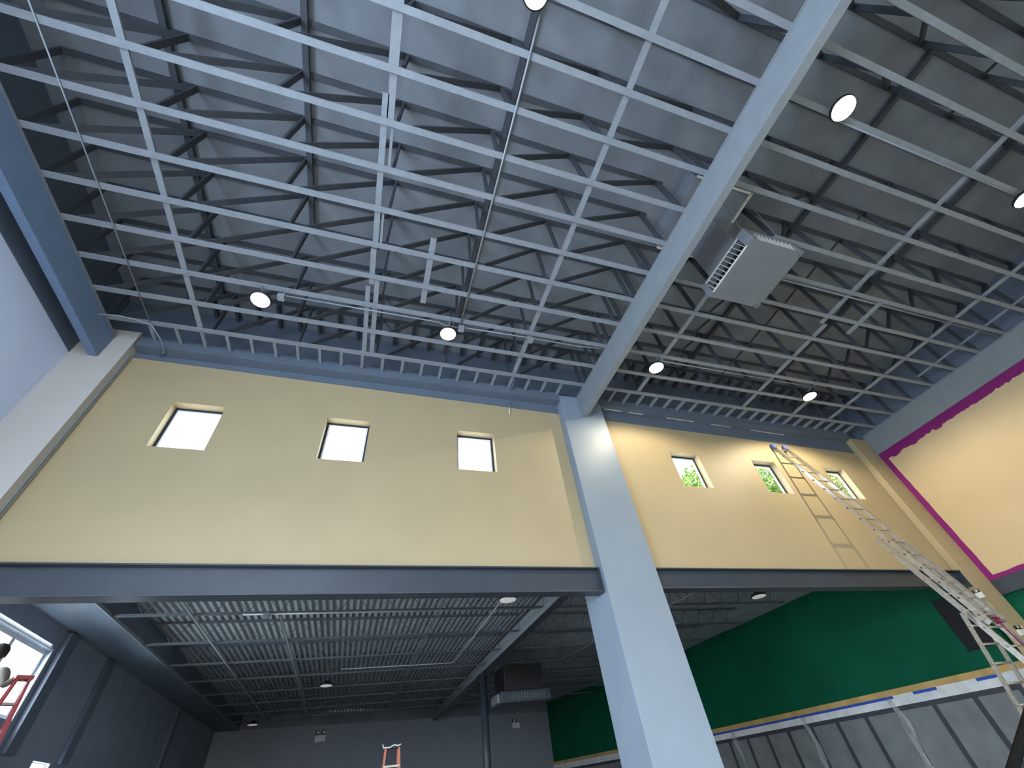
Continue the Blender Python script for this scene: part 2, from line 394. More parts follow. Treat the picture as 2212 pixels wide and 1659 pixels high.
# ------------------------------------------------------------------ roof trusses
ZB0, ZB1, ZT0, ZT1 = 8.58, 8.618, 9.888, 9.926
def truss(xa, xb, posts, y, label, group):
    t = thing('roof_truss', label, 'roof truss', (0, y, 0), group)
    hw = .043
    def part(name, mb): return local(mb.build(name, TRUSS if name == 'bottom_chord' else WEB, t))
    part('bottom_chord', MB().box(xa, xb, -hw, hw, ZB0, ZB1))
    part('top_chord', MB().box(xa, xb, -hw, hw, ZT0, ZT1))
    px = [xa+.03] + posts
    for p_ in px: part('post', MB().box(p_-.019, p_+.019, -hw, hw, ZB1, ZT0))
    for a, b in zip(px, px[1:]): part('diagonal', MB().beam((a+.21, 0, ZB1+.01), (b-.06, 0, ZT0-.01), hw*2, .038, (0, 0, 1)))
    return t
YT = lambda k: 1.14 + .645*k
LP = [-3.55, -2.0, -.45, 1.08, 2.60, 4.48]; RP = [6.235, 7.88, 9.545, 11.25, 12.85, 14.88]
protoL = truss(-5.28, 4.62, LP, YT(8), 'charcoal roof truss closest to the tan wall, left of the main beam', 'roof trusses left of the main beam')
protoR = truss(4.66, 15.02, RP, YT(8), 'charcoal roof truss closest to the tan wall, right of the main beam', 'roof trusses right of the main beam')
for k in range(7, -5, -1):
    c = copy_tree(protoL); c.location = (0, YT(k), 0)
    c['label'] = '%s charcoal roof truss out from the tan wall, left of the main beam' % ORD[8-k]
CUT = (1, 2)                                   # the two trusses cut short for the duct
protoC = None
for k in range(7, -7, -1):
    if k in CUT:
        if protoC is None: protoC = c = truss(6.62, 15.02, [7.88, 9.545, 11.25, 12.85, 14.88], YT(k), '', 'roof trusses right of the main beam')
        else: c = copy_tree(protoC); c.location = (0, YT(k), 0)
        c['label'] = '%s truss from the tan wall right of the main beam, cut short at the duct' % ORD[8-k]
    else:
        c = copy_tree(protoR); c.location = (0, YT(k), 0)
        c['label'] = '%s charcoal roof truss out from the tan wall, right of the main beam' % ORD[8-k]
# short blocks between the end truss and the wall
def ladder_blocks(label, xa, xb):
    t = thing('ladder_framing', label, 'framing', (xa, YT(8), ZB0))
    x = xa; k = 0
    while x < xb:
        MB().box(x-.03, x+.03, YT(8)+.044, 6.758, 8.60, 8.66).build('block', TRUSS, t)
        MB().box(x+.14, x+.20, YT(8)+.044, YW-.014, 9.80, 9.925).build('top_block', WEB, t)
        x += .43
ladder_blocks('row of short charcoal blocks joining end truss to wall above the bright windows', -4.6, 4.3)
ladder_blocks('row of short charcoal blocks joining end truss to wall above the long ladder', 5.5, 14.4)

# flat boards laid across the chords
def batten(label, x, ya, yb, z=8.64, wd=.09, m=TRUSS):
    return tag(MB().box(x-wd/2, x+wd/2, ya, yb, z-.019, z+.019).build('ceiling_batten', m), label, 'batten', 'battens across the roof trusses', 'thing')
batten('long pale batten across the trusses nearest the left wall', -3.75, -1.6, 6.35)
batten('long pale batten across the trusses, first one left of the main beam', 2.71, -1.6, 6.35)
batten('wide pale batten at the top edge between conduit and left wall', -.56, -1.0, 1.20, wd=.13)
batten('narrow batten continuing the wide one past the second visible truss', -.55, 1.20, 1.80, wd=.1)
batten('pale batten lapped beside the central line of battens, its free end showing', -.63, 1.44, 3.80, wd=.092)
batten('thin batten edge running beside the lapped central batten', -.51, 1.84, 2.48, z=8.645, wd=.04)
batten('pale central batten with a small offset block at its end', -.65, 3.82, 4.55, wd=.095)
batten('thin sliver of batten between fifth and sixth trusses of the central line', -.54, 3.15, 3.80, z=8.645, wd=.035)
batten('left one of two boards side by side near the left high bay lamp', -.705, 4.62, 6.35, wd=.085)
batten('right one of two boards side by side near the left high bay lamp', -.55, 4.40, 6.35, wd=.09)
batten('short loose board between the central battens and the hanging conduit', .34, 3.38, 4.76, wd=.105)
batten('pale batten just right of the main beam, below the air diffuser', 6.15, 3.0, 6.35)
batten('long pale batten across the middle of the right-hand trusses', 9.47, -2.6, 3.3)
batten('pale batten of the middle right-hand line, nearer the tan wall', 9.62, 3.3, 6.4)
batten('short board nailed under the chords right of the air diffuser', 10.35, 2.46, 3.38, z=8.56, wd=.10)
batten('long pale batten across the trusses toward the magenta-edged wall', 12.95, -2.6, 6.4)
batten('short batten by the wall above the long ladder', 11.49, 5.6, 6.4)
batten('thin rod-like batten close to the right roof beam', 14.1, -1.5, 4.2, wd=.03)
# dark strongbacks under the deck
for label, x, ya, yb in (('dark brace board under the deck above the leftmost batten', -3.8, 1.2, 6.3), ('dark brace board under the deck, second from the left wall', -1.93, -.5, 4.3),
                         ('dark brace board under the deck above the hanging conduit', 1.29, -.3, 6.3), ('dark brace board under the deck right of the air diffuser', 8.1, -1.5, 6.3),
                         ('dark brace board under the deck above the short right board', 11.4, -1.5, 6.3)):
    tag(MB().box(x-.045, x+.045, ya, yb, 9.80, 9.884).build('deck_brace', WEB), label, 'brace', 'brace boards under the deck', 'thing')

# ------------------------------------------------------------------ conduits, boxes, cables
def conduit(label, pts, rad=.014, m=COND, name='conduit'):
    return tag(MB().tube(pts, rad, 8).build(name, m, None, 0, True), label, 'conduit' if name == 'conduit' else 'cable', None, 'thing')
conduit('straight pale conduit crossing under the trusses from the top lamp', [(1.165, -.08, 8.56), (1.165, 5.06, 8.56)], .016)
conduit('thin pale wire crossing under the trusses beside the left wall', [(-4.56, 1.0, 8.565), (-4.55, 6.25, 8.565)], .01, name='wire')
conduit('conduit along the truss from left lamp box to middle lamp box', [(-2.16, 5.10, 8.545), (-.2, 5.10, 8.545), (.7, 5.10, 8.545), (.85, 5.14, 8.525), (1.12, 5.14, 8.52)], .014)
conduit('conduit along the truss from middle box toward the main beam', [(1.22, 5.12, 8.53), (2.6, 5.10, 8.54), (3.9, 5.10, 8.54), (4.2, 5.08, 8.555), (4.53, 5.08, 8.56)], .014)
conduit('conduit pair line along the truss joining the two right lamps', [(6.1, 5.12, 8.55), (11.0, 5.12, 8.55)], .014)
conduit('conduit along the truss right of the air diffuser', [(6.9, 2.52, 8.55), (14.8, 2.52, 8.55)], .016)
conduit('conduit along the truss under the bright top right lamp', [(6.0, -.15+.05, 8.55), (14.8, -.10, 8.55)], .016)
def jbox(label, x, y, z):
    tag(MB().box(x-.06, x+.06, y-.06, y+.06, z-.05, z+.05).build('junction_box', COND, None, .006), label, 'junction box', 'junction boxes on the trusses', 'thing')
jbox('small square junction box beside the left dim lamp', -2.2, 5.12, 8.51)
jbox('small square junction box beside the middle dim lamp', 1.19, 5.14, 8.51)
jbox('small square junction box under the batten nearest the main beam', 2.72, 5.13, 8.51)
t = thing('hanging_cable', 'dark cable looping from the end truss down the tan wall with a white tip', 'cable', (2.75, 6.9, 8))
MB().tube([(2.80, 6.2, 8.70), (2.785, 6.32, 8.68), (2.77, 6.5, 8.60), (2.76, 6.80, 8.52), (2.755, 6.955, 8.40), (2.75, 6.965, 8.16)], .013, 8).build('cable_sheath', FASCIA, t, 0, True)
MB().tube([(2.75, 6.965, 8.16), (2.735, 6.965, 7.93)], .013, 8).build('white_tip', WHITE, t, 0, True)
conduit('slack cable drooping from the left roof beam to the end truss', [(-5.22, 6.1, 8.40), (-5.0, 6.15, 8.50), (-4.75, 6.2, 8.52), (-4.5, 6.25, 8.50), (-4.34, 6.5, 8.36), (-4.36, 6.8, 8.36), (-4.5, 6.97, 8.42)], .014, name='slack_cable')
# light along the dark band's ledger edge, built as bright strips, right bay
for label, x0, x1 in (('bright lit edge strip on the dark band, closest to the column', 5.45, 5.98), ('short bright edge strip on the dark band, second from the column', 6.2, 6.65),
                      ('bright edge strip on the dark band above the first green window', 7.4, 8.3), ('thin bright edge strip on the dark band above the middle green window', 8.9, 9.6),
                      ('longest bright edge strip on the dark band, just left of the ladder top', 10.34, 11.6)):
    pp = []
    for x in (x0, x1):
        zs = 8.52 - (x-5.4)*.021; y = min(6.975, 6.98*6.80/(zs-1.6)); pp.append((x*y/6.98, y, 8.408 if y < 6.97 else zs))
    tag(MB().beam(pp[0], pp[1], .022, .014).build('lit_edge_strip', LOUV), label, 'edge strip', 'bright strips on the dark band', 'thing')

# ------------------------------------------------------------------ high bay lamps
def high_bay(label, x, y, z, lens, r=.165, hook=.1, group='round high bay lamps', bar=None):
    t = thing('high_bay_lamp', label, 'lamp', (x, y, z), group)
    local(MB().lathe((0, 0, 0), [(r+.012, .0), (r+.018, .02), (r+.012, .045), (r*.75, .07), (.07, .085), (.07, .13), (.02, .135)]).build('housing', BLACK, t, 0, True))
    local(MB().lathe((0, 0, 0), [(r-.004, -.012), (r, .004)]).build('lens', lens, t))
    hk = local(MB().tube([(0, 0, .13), (0, 0, .13+hook)], .008, 6).build('hook', COND, t))
    if bar is not None: local(MB().beam((0, 0, .13+hook), (0, bar-y, .13+hook), .03, .012).build('mounting_bar', COND, hk))
    return t
def lamp_spot(x, y, z, power):
    l = bpy.data.lights.new('lamp_beam', 'SPOT'); l.energy = power; l.color = (1.0, .86, .62); l.spot_size = 2.85; l.spot_blend = .35; l.shadow_soft_size = .022
    o = bpy.data.objects.new('lamp_beam', l); C.objects.link(o); o.location = (x, y, z)
high_bay('dim round high bay lamp on the left, beyond the leftmost batten', -2.53, 5.20, 8.42, LENS_DIM, hook=.024, bar=4.99)
high_bay('dim round high bay lamp hanging beside the hanging conduit end', .94, 5.27, 8.42, LENS_DIM, hook=.024, bar=4.99)
high_bay('round high bay lamp cut off at the top edge of the view', 1.03, -.10, 8.44, emit('white_lamp_lens', (1, .97, .9), 2.2), r=.15, hook=.0)
for label, x, y in (('glaring round lamp between the column top and the air diffuser', 5.99, 5.25), ('glaring round lamp above the second green window', 11.03, 5.36),
                    ('large glaring round lamp near the top, right of the main beam', 6.0, -.25), ('glaring round lamp at the right edge of the view', 10.85, -.11)):
    high_bay(label, x, y, 8.42, LENS_ON, r=.17, hook=.024, bar=4.99 if y > 1 else -.17); lamp_spot(x, y, 8.38, (330 if x < 8 else 520) if y > 1 else 200)

# ------------------------------------------------------------------ duct and air diffuser right of the main beam
t = thing('roof_duct', 'dark square roof duct with pale flange edges behind the main beam', 'duct', (5.6, 2.1, 9.3))
MB().box(5.0, 6.28, 1.40, 2.84, 9.51, 9.92).build('duct_body', DECK, t)
fl = MB(); fl.box(5.0, 6.30, 1.36, 1.40, 9.47, 9.51); fl.box(5.0, 6.30, 2.84, 2.88, 9.47, 9.51); fl.box(6.28, 6.32, 1.36, 2.88, 9.47, 9.51)
fl.build('flange', LOUV, t)
t = thing('air_diffuser', 'grey box-shaped air diffuser with louvered sides hanging right of the main beam', 'air diffuser', (6.17, 2.33, 7.9))
x0, x1, y0, y1, z0, z1 = 5.60, 6.76, 1.73, 2.94, 7.90, 8.26
pn = MB(); pn.prism([(x0, y0), (x1-.12, y0), (x1, y0+.12), (x1, y1-.16), (x1-.16, y1), (x0, y1)], 2, z0, z0+.02); pn.build('bottom_panel', UNIT, t, .004)
MB().box(x0-.02, x1+.02, y0-.02, y1+.02, z1-.03, z1).build('top_frame', UNIT, t)
for nm, a in (('corner_bracket', (x0-.02, x0+.10, y0-.02, y0+.16)), ('corner_bracket', (x0-.02, x0+.10, y1-.10, y1+.02)), ('corner_bracket', (x1-.08, x1+.02, y0-.02, y0+.10)), ('corner_bracket', (x1-.1, x1+.02, y1-.1, y1+.02))):
    MB().box(a[0], a[1], a[2], a[3], z0+.02, z1-.03).build(nm, UNIT, t, .004)
lv = MB()
for k in range(11):
    yy = y0+.20 + k*(y1-y0-.34)/10
    lv.beam((x0+.06, yy-.02, z0+.03), (x0+.06, yy+.05, z1-.04), .12, .008, (0, 1, 0))
lv.box(x0-.012, x0+.0, y0+.14, y1-.10, z0+.0, z0+.035); lv.box(x0-.012, x0+.0, y0+.14, y1-.10, z1-.05, z1-.03)
lv.build('louver_bank', LOUV, t)
lv = MB()
for k in range(10):
    xx = x0+.18 + k*(x1-x0-.34)/9
    lv.beam((xx-.02, y0+.06, z0+.03), (xx+.06, y0+.06, z1-.04), .12, .008, (1, 0, 0))
lv.build('louver_bank', LOUV, t)
MB().box(x0+.16, x1-.10, y0+.18, y1-.10, z0+.06, z1-.04).build('inner_baffle', BLACK, t)
MB().prism([(x0+.10, y0+.25), (x1-.30, y0+.25), (x1-.30, y1-.18), (x0+.10, y1-.18)], 2, z1, 9.506).build('neck', UNITL, t, .01)
for a, b in (((x0, y0+.02, z1), (5.45, 1.5, 9.47)), ((x0+.0, y1, z1), (5.1, 3.0, 8.62)), ((x1-.3, y0, z1), (6.25, 1.5, 9.47))):
    MB().tube([a, b], .006, 6).build('hanger_wire', COND, t)

# ------------------------------------------------------------------ lower room: bar joists, girder, post, lamps
def bar_joist(xa, xb, y, label, group, pitch=.62):
    t = thing('bar_joist', label, 'joist', (0, y, 0), group)
    zb, zt = 4.83, 5.27
    local(MB().box(xa, xb, -.05, -.008, zb, zb+.035).box(xa, xb, .008, .05, zb, zb+.035).build('bottom_chord', JOIST, t))
    local(MB().box(xa-.05, xb+.05, -.05, .05, zt, zt+.03).build('top_chord', JOIST, t))
    pts = []; n = int((xb-xa-.2)/pitch)
    for k in range(n):
        a = xa+.1+k*pitch; pts += [(a, 0, zt), (a+pitch*.62, 0, zb+.02)]
    pts.append((xa+.1+n*pitch, 0, zt))
    wb = MB()
    for a, b in zip(pts, pts[1:]): wb.beam(a, b, .014, .014)
    local(wb.build('web_rod', JOIST, t))
    return t
JY = [8.8, 10.8, 12.87, 14.9, 16.95, 19.0, 21.0, 23.0, 25.0]
pa = bar_joist(-4.68, 4.40, JY[0], 'grey bar joist closest behind the left lintel, over the dark room', 'bar joists left of the girder')
pb = bar_joist(4.72, 12.55, JY[0], 'dark bar joist closest behind the column, toward the green wall', 'bar joists right of the girder')
for i, y in enumerate(JY[1:]):
    c = copy_tree(pa); c.location = (0, y, 0); c['label'] = '%s grey bar joist back from the left lintel in the dark room' % ORD[i+1]
    c = copy_tree(pb); c.location = (0, y, 0); c['label'] = '%s dark bar joist back from the column, toward the green wall' % ORD[i+1]
t = thing('steel_girder', 'dark steel girder running back over the pipe post in the lower room', 'girder', (4.56, 17, 4.7))
MB().box(4.44, 4.68, YW+.7, 28.9, 4.70, 4.72).build('bottom_flange', STEEL, t)
MB().box(4.44, 4.68, YW+.7, 28.9, 5.06, 5.08).build('top_flange', STEEL, t)
MB().box(4.445, 4.675, YW+.7, 28.9, 4.72, 5.06).build('web', BEAM, t)
t = thing('pipe_post', 'dark round pipe post under the girder in the lower room', 'post', (4.56, 17.8, 0))
local(MB().tube([(0, 0, .012), (0, 0, 4.68)], .13, 20).build('pipe', STEEL, t, 0, True))
local(MB().box(-.18, .18, -.18, .18, 4.68, 4.70).build('cap_plate', STEEL, t)); local(MB().box(-.2, .2, -.2, .2, 0, .012).build('base_plate', STEEL, t))
tag(MB().box(-3.36, -3.31, YW+.3, 26.5, 4.80, 4.828).build('bridging_bar', COND), 'long thin bridging bar under the joists, nearest the dark left wall', 'bridging bar', 'bridging bars under the joists', 'thing')
tag(MB().box(-1.72, -1.68, 10.9, 25, 4.80, 4.828).build('bridging_bar', COND), 'thin bridging bar starting at the second joist of the dark room', 'bridging bar', 'bridging bars under the joists', 'thing')
tag(MB().box(1.75, 1.78, YW+.3, 25, 4.80, 4.828).build('bridging_bar', JOIST), 'faint bridging bar under the middle of the dark room joists', 'bridging bar', 'bridging bars under the joists', 'thing')
conduit('pale conduit slanting back from the lamp by the girder', [(3.1, 9.85, 4.77), (3.1, 15.9, 4.77), (3.0, 16.0, 4.77), (-.4, 16.0, 4.77)], .018)
conduit('conduit crossing the dark joists behind the blue-grey column', [(8.4, 9.6, 4.79), (7.2, 16.5, 4.79)], .016)
conduit('grey conduit strip under the second joist of the dark room', [(-2.4, 10.72, 4.80), (4.2, 10.72, 4.80)], .02)
jbox('square grey box where bridging bar meets the second joist', -1.95, 10.72, 4.77)
for label, x, y, z in (('white lamp peeking under the left lintel near the girder', 3.13, 9.62, 4.66), ('small round lamp in the middle of the dark room ceiling', -.83, 17.87, 4.70),
                       ('tiny far lamp near the far grey wall corner', -3.75, 24.2, 4.62), ('white oval lamp against the green wall top', 10.45, 9.65, 4.66), ('faint lamp above the dark hanging heater', 6.6, 17.6, 4.7)):
    high_bay(label, x, y, z, LENS_LOW, r=.19, hook=5.36-z-.13, group='lamps of the lower room')

# dark heater hung in the lower room
t = thing('hanging_heater', 'dark box heater with a louvered face hung beside the pipe post', 'heater', (5.6, 16.6, 3.75))
MB().box(4.95, 6.35, 16.4, 17.7, 3.95, 4.70).build('body', BLACK, t, .02)
MB().prism([(4.75, 16.3), (6.55, 16.3), (6.55, 17.8), (4.75, 17.8)], 2, 3.62, 3.95).build('skirt', STEEL, t, .03)
lv = MB()
for k in range(12): lv.box(5.15+k*.1, 5.20+k*.1, 16.27, 16.30, 3.70, 3.86)
lv.build('louver_bank', JOIST, t)
MB().box(4.68, 4.75, 16.5, 17.3, 3.66, 3.90).build('side_vent', UNITL, t)

def emergency_light(label, x, y, z, rz=0.0, s=1.0):
    t = thing('emergency_light', label, 'emergency light', (x, y, z), 'twin-head emergency lights'); t.rotation_euler.z = rz; t.scale = (s, s, s)
    local(MB().box(-.19, .19, -.10, 0, -.10, .10).build('case', WHITE, t, .015))
    for k in (-.11, .11):
        h = local(MB().lathe((k, -.05, .12), [(.03, 0), (.055, .02), (.06, .09), (.045, .11)], 16).build('lamp_head', BLACK, t, 0, True))
        local(MB().tube([(k, -.10, .17), (k, -.118, .17)], .042, 14).build('reflector', LOUV, h))
        local(MB().tube([(k, -.05, .09), (k, -.05, .13)], .015, 6).build('swivel', BLACK, t))
    return t
ang = math.atan2(31.2-27.1, 12.1-XL)
fy = lambda x: 27.1 + (x-XL)*(31.2-27.1)/(12.1-XL)
emergency_light('white twin-head emergency light on the far grey wall above the orange ladder', -1.2, fy(-1.2)-.01, 4.33, ang, 1.35)
emergency_light('white twin-head emergency light on the far grey wall right of the pipe post', 9.7, fy(9.7)-.01, 4.28, ang, 1.35)
emergency_light('small emergency light on the left face of the tan corner column', 14.243, 6.90, 3.72, -PI/2, .6)
emergency_light('small emergency light low on the front of the tan corner column', 14.43, 6.812, 2.90, 0, .6)

# ------------------------------------------------------------------ green wall: trim, taped band, panels, vent
def along(y0, y1, z0, z1, th, name, m, label=None, cat=None):
    """strip lying on the straight part of the green wall"""
    k = (14.5-14.7)/(19.2-(YW+.28)); X = lambda y: 14.7 + k*(y-(YW+.28))
    return MB().prism([(X(y0)-th, y0), (X(y1)-th, y1), (X(y1)-.002, y1), (X(y0)-.002, y0)], 2, z0, z1), name, m
def strip(name, m, z0, z1, th):
    pts = [(p[0]-.004, p[1]) for p in G]
    return struct(name, skew_wall(pts, z0, z1, th, -1), m)
YS = (YW+.3, 19.1)
strip('trim_7', GOLD, 2.325, 2.46, .05)
strip('trim_8', PALE, 2.095, 2.325, .045)
strip('trim_9', PADD, 1.99, 2.095, .05)
strip('wall_lower_right_panels', PADM, 0, 1.99, .03)
y = 7.72; i = 0
while y < 19:
    mb, _, _ = along(y-.06, y+.06, 0.0, 1.99, .05, '', PADD)
    struct('trim_%d' % (10+i), mb, PADD); y += 1.03; i += 1
for label, ya, yb in (('long strip of blue masking tape under the pine trim, behind the column', 10.7, 19.0), ('short strip of blue masking tape on the pale band, middle of the green wall', 9.45, 10.1), ('strip of blue masking tape on the pale band, behind the ladders', 7.9, 8.45)):
    mb, _, _ = along(ya, yb, 2.262, 2.326, .052, '', BLUE); tag(mb.build('masking_tape', BLUE), label, 'tape', 'blue tape on the pale band', 'thing')
for k, (label, ya) in enumerate((('clear plastic sheet strip hanging from the blue tape, by the column', 17.6), ('clear plastic sheet strip hanging below the tape, second from the column', 14.0), ('clear plastic sheet strip hanging from the end of the long tape', 10.8))):
    mb = MB(); bm = mb.bm; X = 14.655 - (ya-7.3)*.0168; rows = []
    for j in range(13):
        z = 2.28 - j*.18; yc = ya + .04*math.sin(j*.8+k); wd = .10 + .035*math.sin(j*1.1+k*2)
        rows.append([bm.verts.new((X - .02 - .022*math.sin(j*1.3+i_*1.9+k), yc + (i_-1.5)*wd/1.5, z)) for i_ in range(4)])
    for a, b in zip(rows, rows[1:]):
        for i_ in range(3): bm.faces.new([a[i_], a[i_+1], b[i_+1], b[i_]])
    so = mb.build('plastic_sheet', PLAST, None, 0, True); sd = so.modifiers.new('thickness', 'SOLIDIFY'); sd.thickness = .002
    tag(so, label, 'plastic sheet', 'plastic strips on the panels', 'thing')
t = thing('wall_vent', 'black rectangular return air opening in the green wall behind the ladders', 'vent', (14.69, 7.85, 3.4))
MB().box(14.655, 14.70, 7.52, 8.18, 2.82, 4.0).build('grille_face', BLACK, t)
vf = MB(); vf.box(14.645, 14.70, 7.49, 7.52, 2.79, 4.03); vf.box(14.645, 14.70, 8.18, 8.21, 2.79, 4.03); vf.box(14.645, 14.70, 7.52, 8.18, 4.0, 4.03); vf.box(14.645, 14.70, 7.52, 8.18, 2.79, 2.82)
vf.build('rim', GREEN, t)

# ------------------------------------------------------------------ ladders
def rail(mb, a, b, w_, d_, up):
    """channel-section side rail: web and two flanges"""
    a, b = Vector(a), Vector(b); t = (b-a).normalized(); u = Vector(up); u = (u - t*u.dot(t)).normalized()
    mb.beam(a, b, .006, d_, u)
    x = t.cross(u).normalized()
    for s in (-1, 1):
        o = u*(s*(d_/2-.004)); mb.beam(a+o, b+o, w_, .008, u)
    return mb
def ext_ladder():
    t = thing('extension_ladder', 'long aluminium extension ladder leaning on the tan wall up to the dark band', 'ladder', (10.97, 4.6, 0))
    FT, FB = Vector((0, 7.0, 7.94)), Vector((0, 5.36, 2.795)); dv = (FT-FB).normalized(); nrm = Vector((0, dv.z, -dv.y))  # toward the wall
    BT, BB = Vector((0, 6.11, 4.70)), Vector((0, 4.585, 0.02)); bd = (BT-BB).normalized()
    FT2 = FT - dv*.12 - nrm*.03
    for x in (10.745, 11.185): rail(MB(), FB+Vector((x, 0, 0)), FT2+Vector((x, 0, 0)), .03, .095, nrm).build('fly_rail', ALU, t)
    off = nrm*.055
    for x in (10.715, 11.215): rail(MB(), BB+Vector((x, 0, 0)), BT+Vector((x, 0, 0))+off*.0, .034, .10, nrm).build('base_rail', ALU, t)
    L = (FT2-FB).length; k = 0; s = .16
    while s < L-.05:
        p = FB + dv*s
        MB().tube([p+Vector((10.73, 0, 0)), p+Vector((11.20, 0, 0))], .017, 8).build('rung', ALUD, t, 0, True)
        s += .335
    bl = MB(); s = .16
    while s < L-.05:
        p = FB + dv*s + Vector((10.722, 0, 0)); bl.tube([p, p+Vector((-.012, 0, 0))], .014, 8)
        s += .335
    bl.build('rung_plug', BLACK, t)
    L = (BT-BB).length; s = .2
    while s < L:
        p = BB + bd*s
        MB().tube([p+Vector((10.70, 0, 0)), p+Vector((11.23, 0, 0))], .017, 8).build('rung', ALUD, t, 0, True); s += .335
    for x in (10.745, 11.185):
        e = FT2+Vector((x, 0, 0))
        MB().tube([e-dv*.10, e-dv*.02, e+dv*.05, e+dv*.10], [.045, .06, .055, .025], 12).build('cloth_cover', MITT, t, 0, True)
        MB().box(x-.05, x+.05, 4.53, 4.64, .0, .03).build('foot', BLACK, t)
    for x in (10.745, 11.185):
        p = FB+Vector((x, 0, 0)) + dv*.15
        MB().box(x-.03, x+.03, p.y-.05, p.y+.07, p.z-.08, p.z+.09).build('rung_lock', ALUD, t)
    rp = MB(); pts = []
    for j in range(15):
        a = j*.9; pts.append((11.12+.045*math.sin(a), 5.42+.035*math.cos(a*1.3), 2.80+.008*j+.02*math.sin(a*2)))
    rp.tube(pts, .013, 6); rp.tube([(11.12, 5.42, 2.85), (11.1, 5.36, 2.5), (11.1, 5.2, 2.1)], .012, 6)
    rp.build('pull_rope', ROPE, t, 0, True)
    return t
ext_ladder()
t = thing('support_ladder', 'dull aluminium ladder section propped behind the long extension ladder', 'ladder', (10.85, 5.9, 0))
A = Vector((0, 5.575, 3.03)); B = Vector((0, 6.10, .02)); dv = (A-B).normalized(); nr = Vector((0, dv.z, -dv.y))
for x in (10.60, 11.10): rail(MB(), B+Vector((x, 0, 0)), A+Vector((x, 0, 0)), .03, .065, nr).build('side_rail', ALUD, t)
s = .28; L = (A-B).length
while s < L:
    p = B+dv*s; MB().tube([p+Vector((10.585, 0, 0)), p+Vector((11.115, 0, 0))], .018, 8).build('rung', ALUD, t, 0, True); s += .285

def step_ladder(label, loc, rz, H, m, w0=.30, w1=.62, spread=.95, steps=8, strap=False):
    t = thing('step_ladder', label, 'ladder', loc); t.rotation_euler.z = rz
    P_ = lambda mb, name, mt, **k: local(mb.build(name, mt, t, **k))
    P_(MB().box(-w0/2-.03, w0/2+.03, -.09, .09, H-.05, H), 'top_cap', BLACK if strap else m, bevel=.01)
    fx = lambda z: w0/2 + (w1-w0)/2*(1-z/H)
    for s in (-1, 1):
        P_(rail(MB(), (s*w1/2, -spread*.62, .02), (s*w0/2, -.05, H-.05), .035, .08, (0, 1, 0)), 'front_rail', m)
        P_(rail(MB(), (s*w1/2*.92, spread*.38, .02), (s*w0/2*.92, .05, H-.05), .03, .07, (0, 1, 0)), 'rear_rail', m)
        for q in ((s*w1/2, -spread*.62), (s*w1/2*.92, spread*.38)): P_(MB().box(q[0]-.03, q[0]+.03, q[1]-.05, q[1]+.05, 0, .03), 'foot', BLACK)
    for k in range(1, steps+1):
        z = H*k/(steps+1); yy = -spread*.62 + (spread*.62-.05)*z/H
        P_(MB().box(-fx(z), fx(z), yy-.045, yy+.045, z-.03, z), 'step', ALUD)
    for k in (2, 4, 6):
        z = H*k/(steps+1); yy = spread*.38 - (spread*.38-.05)*z/H
        P_(MB().beam((-fx(z)*.92, yy, z), (fx(z)*.92, yy, z), .02, .03), 'rear_brace', ALUD)
    for s in (-1, 1): P_(MB().beam((s*fx(1.2), -spread*.42, 1.25), (s*fx(1.2), spread*.24, 1.25), .006, .025), 'spreader', ALUD)
    if strap:
        P_(MB().tube([(-w0/2-.06, -.095, H+.02), (-w0/2-.05, -.10, H-.03), (-.05, -.10, H-.035), (.0, -.10, H-.01), (.05, -.10, H+.0), (.11, -.10, H-.02), (w0/2+.03, -.10, H-.0)], .012, 6), 'white_cord', WHITE)
    return t
step_ladder('red fibreglass step ladder beside the side window, person standing on it', (-4.60, 9.0, 0), math.radians(212), 3.52, RED, .14, .74, 1.4, 11)
step_ladder('orange step ladder with a white cord on its black cap, before the far grey wall', (.96, 11.6, 0), 0, 2.50, ORANGE, .27, .62, 1.2, 7, True)

# black pole at the lower right, from the floor to the ladder side
d1 = Vector(((2205-1106)/883.83, (1600-829.5)/883.83, 1)); d2 = Vector(((2188-1106)/883.83, (1659-829.5)/883.83, 1))
def world_dir(v): return Vector(ROWS[0])*v.x + Vector(ROWS[1])*v.y + Vector(ROWS[2])*v.z
w1_, w2_ = world_dir(d1), world_dir(d2)
cam0 = Vector((0, 0, 1.6)); p1 = cam0 + w1_*(5.0/w1_.y); p2 = cam0 + w2_*(4.9/w2_.y)
dirp = (p1-p2).normalized(); pf = p2 - dirp*((p2.z-.02)/dirp.z); pe = p1 + dirp*((10.63-p1.x)/dirp.x)
tag(MB().tube([pf, pe], .055, 14).build('black_pole', RUBBER, None, 0, True), 'thick black padded pole slanting at the lower right in front of the grey panels', 'pole', None, 'thing')

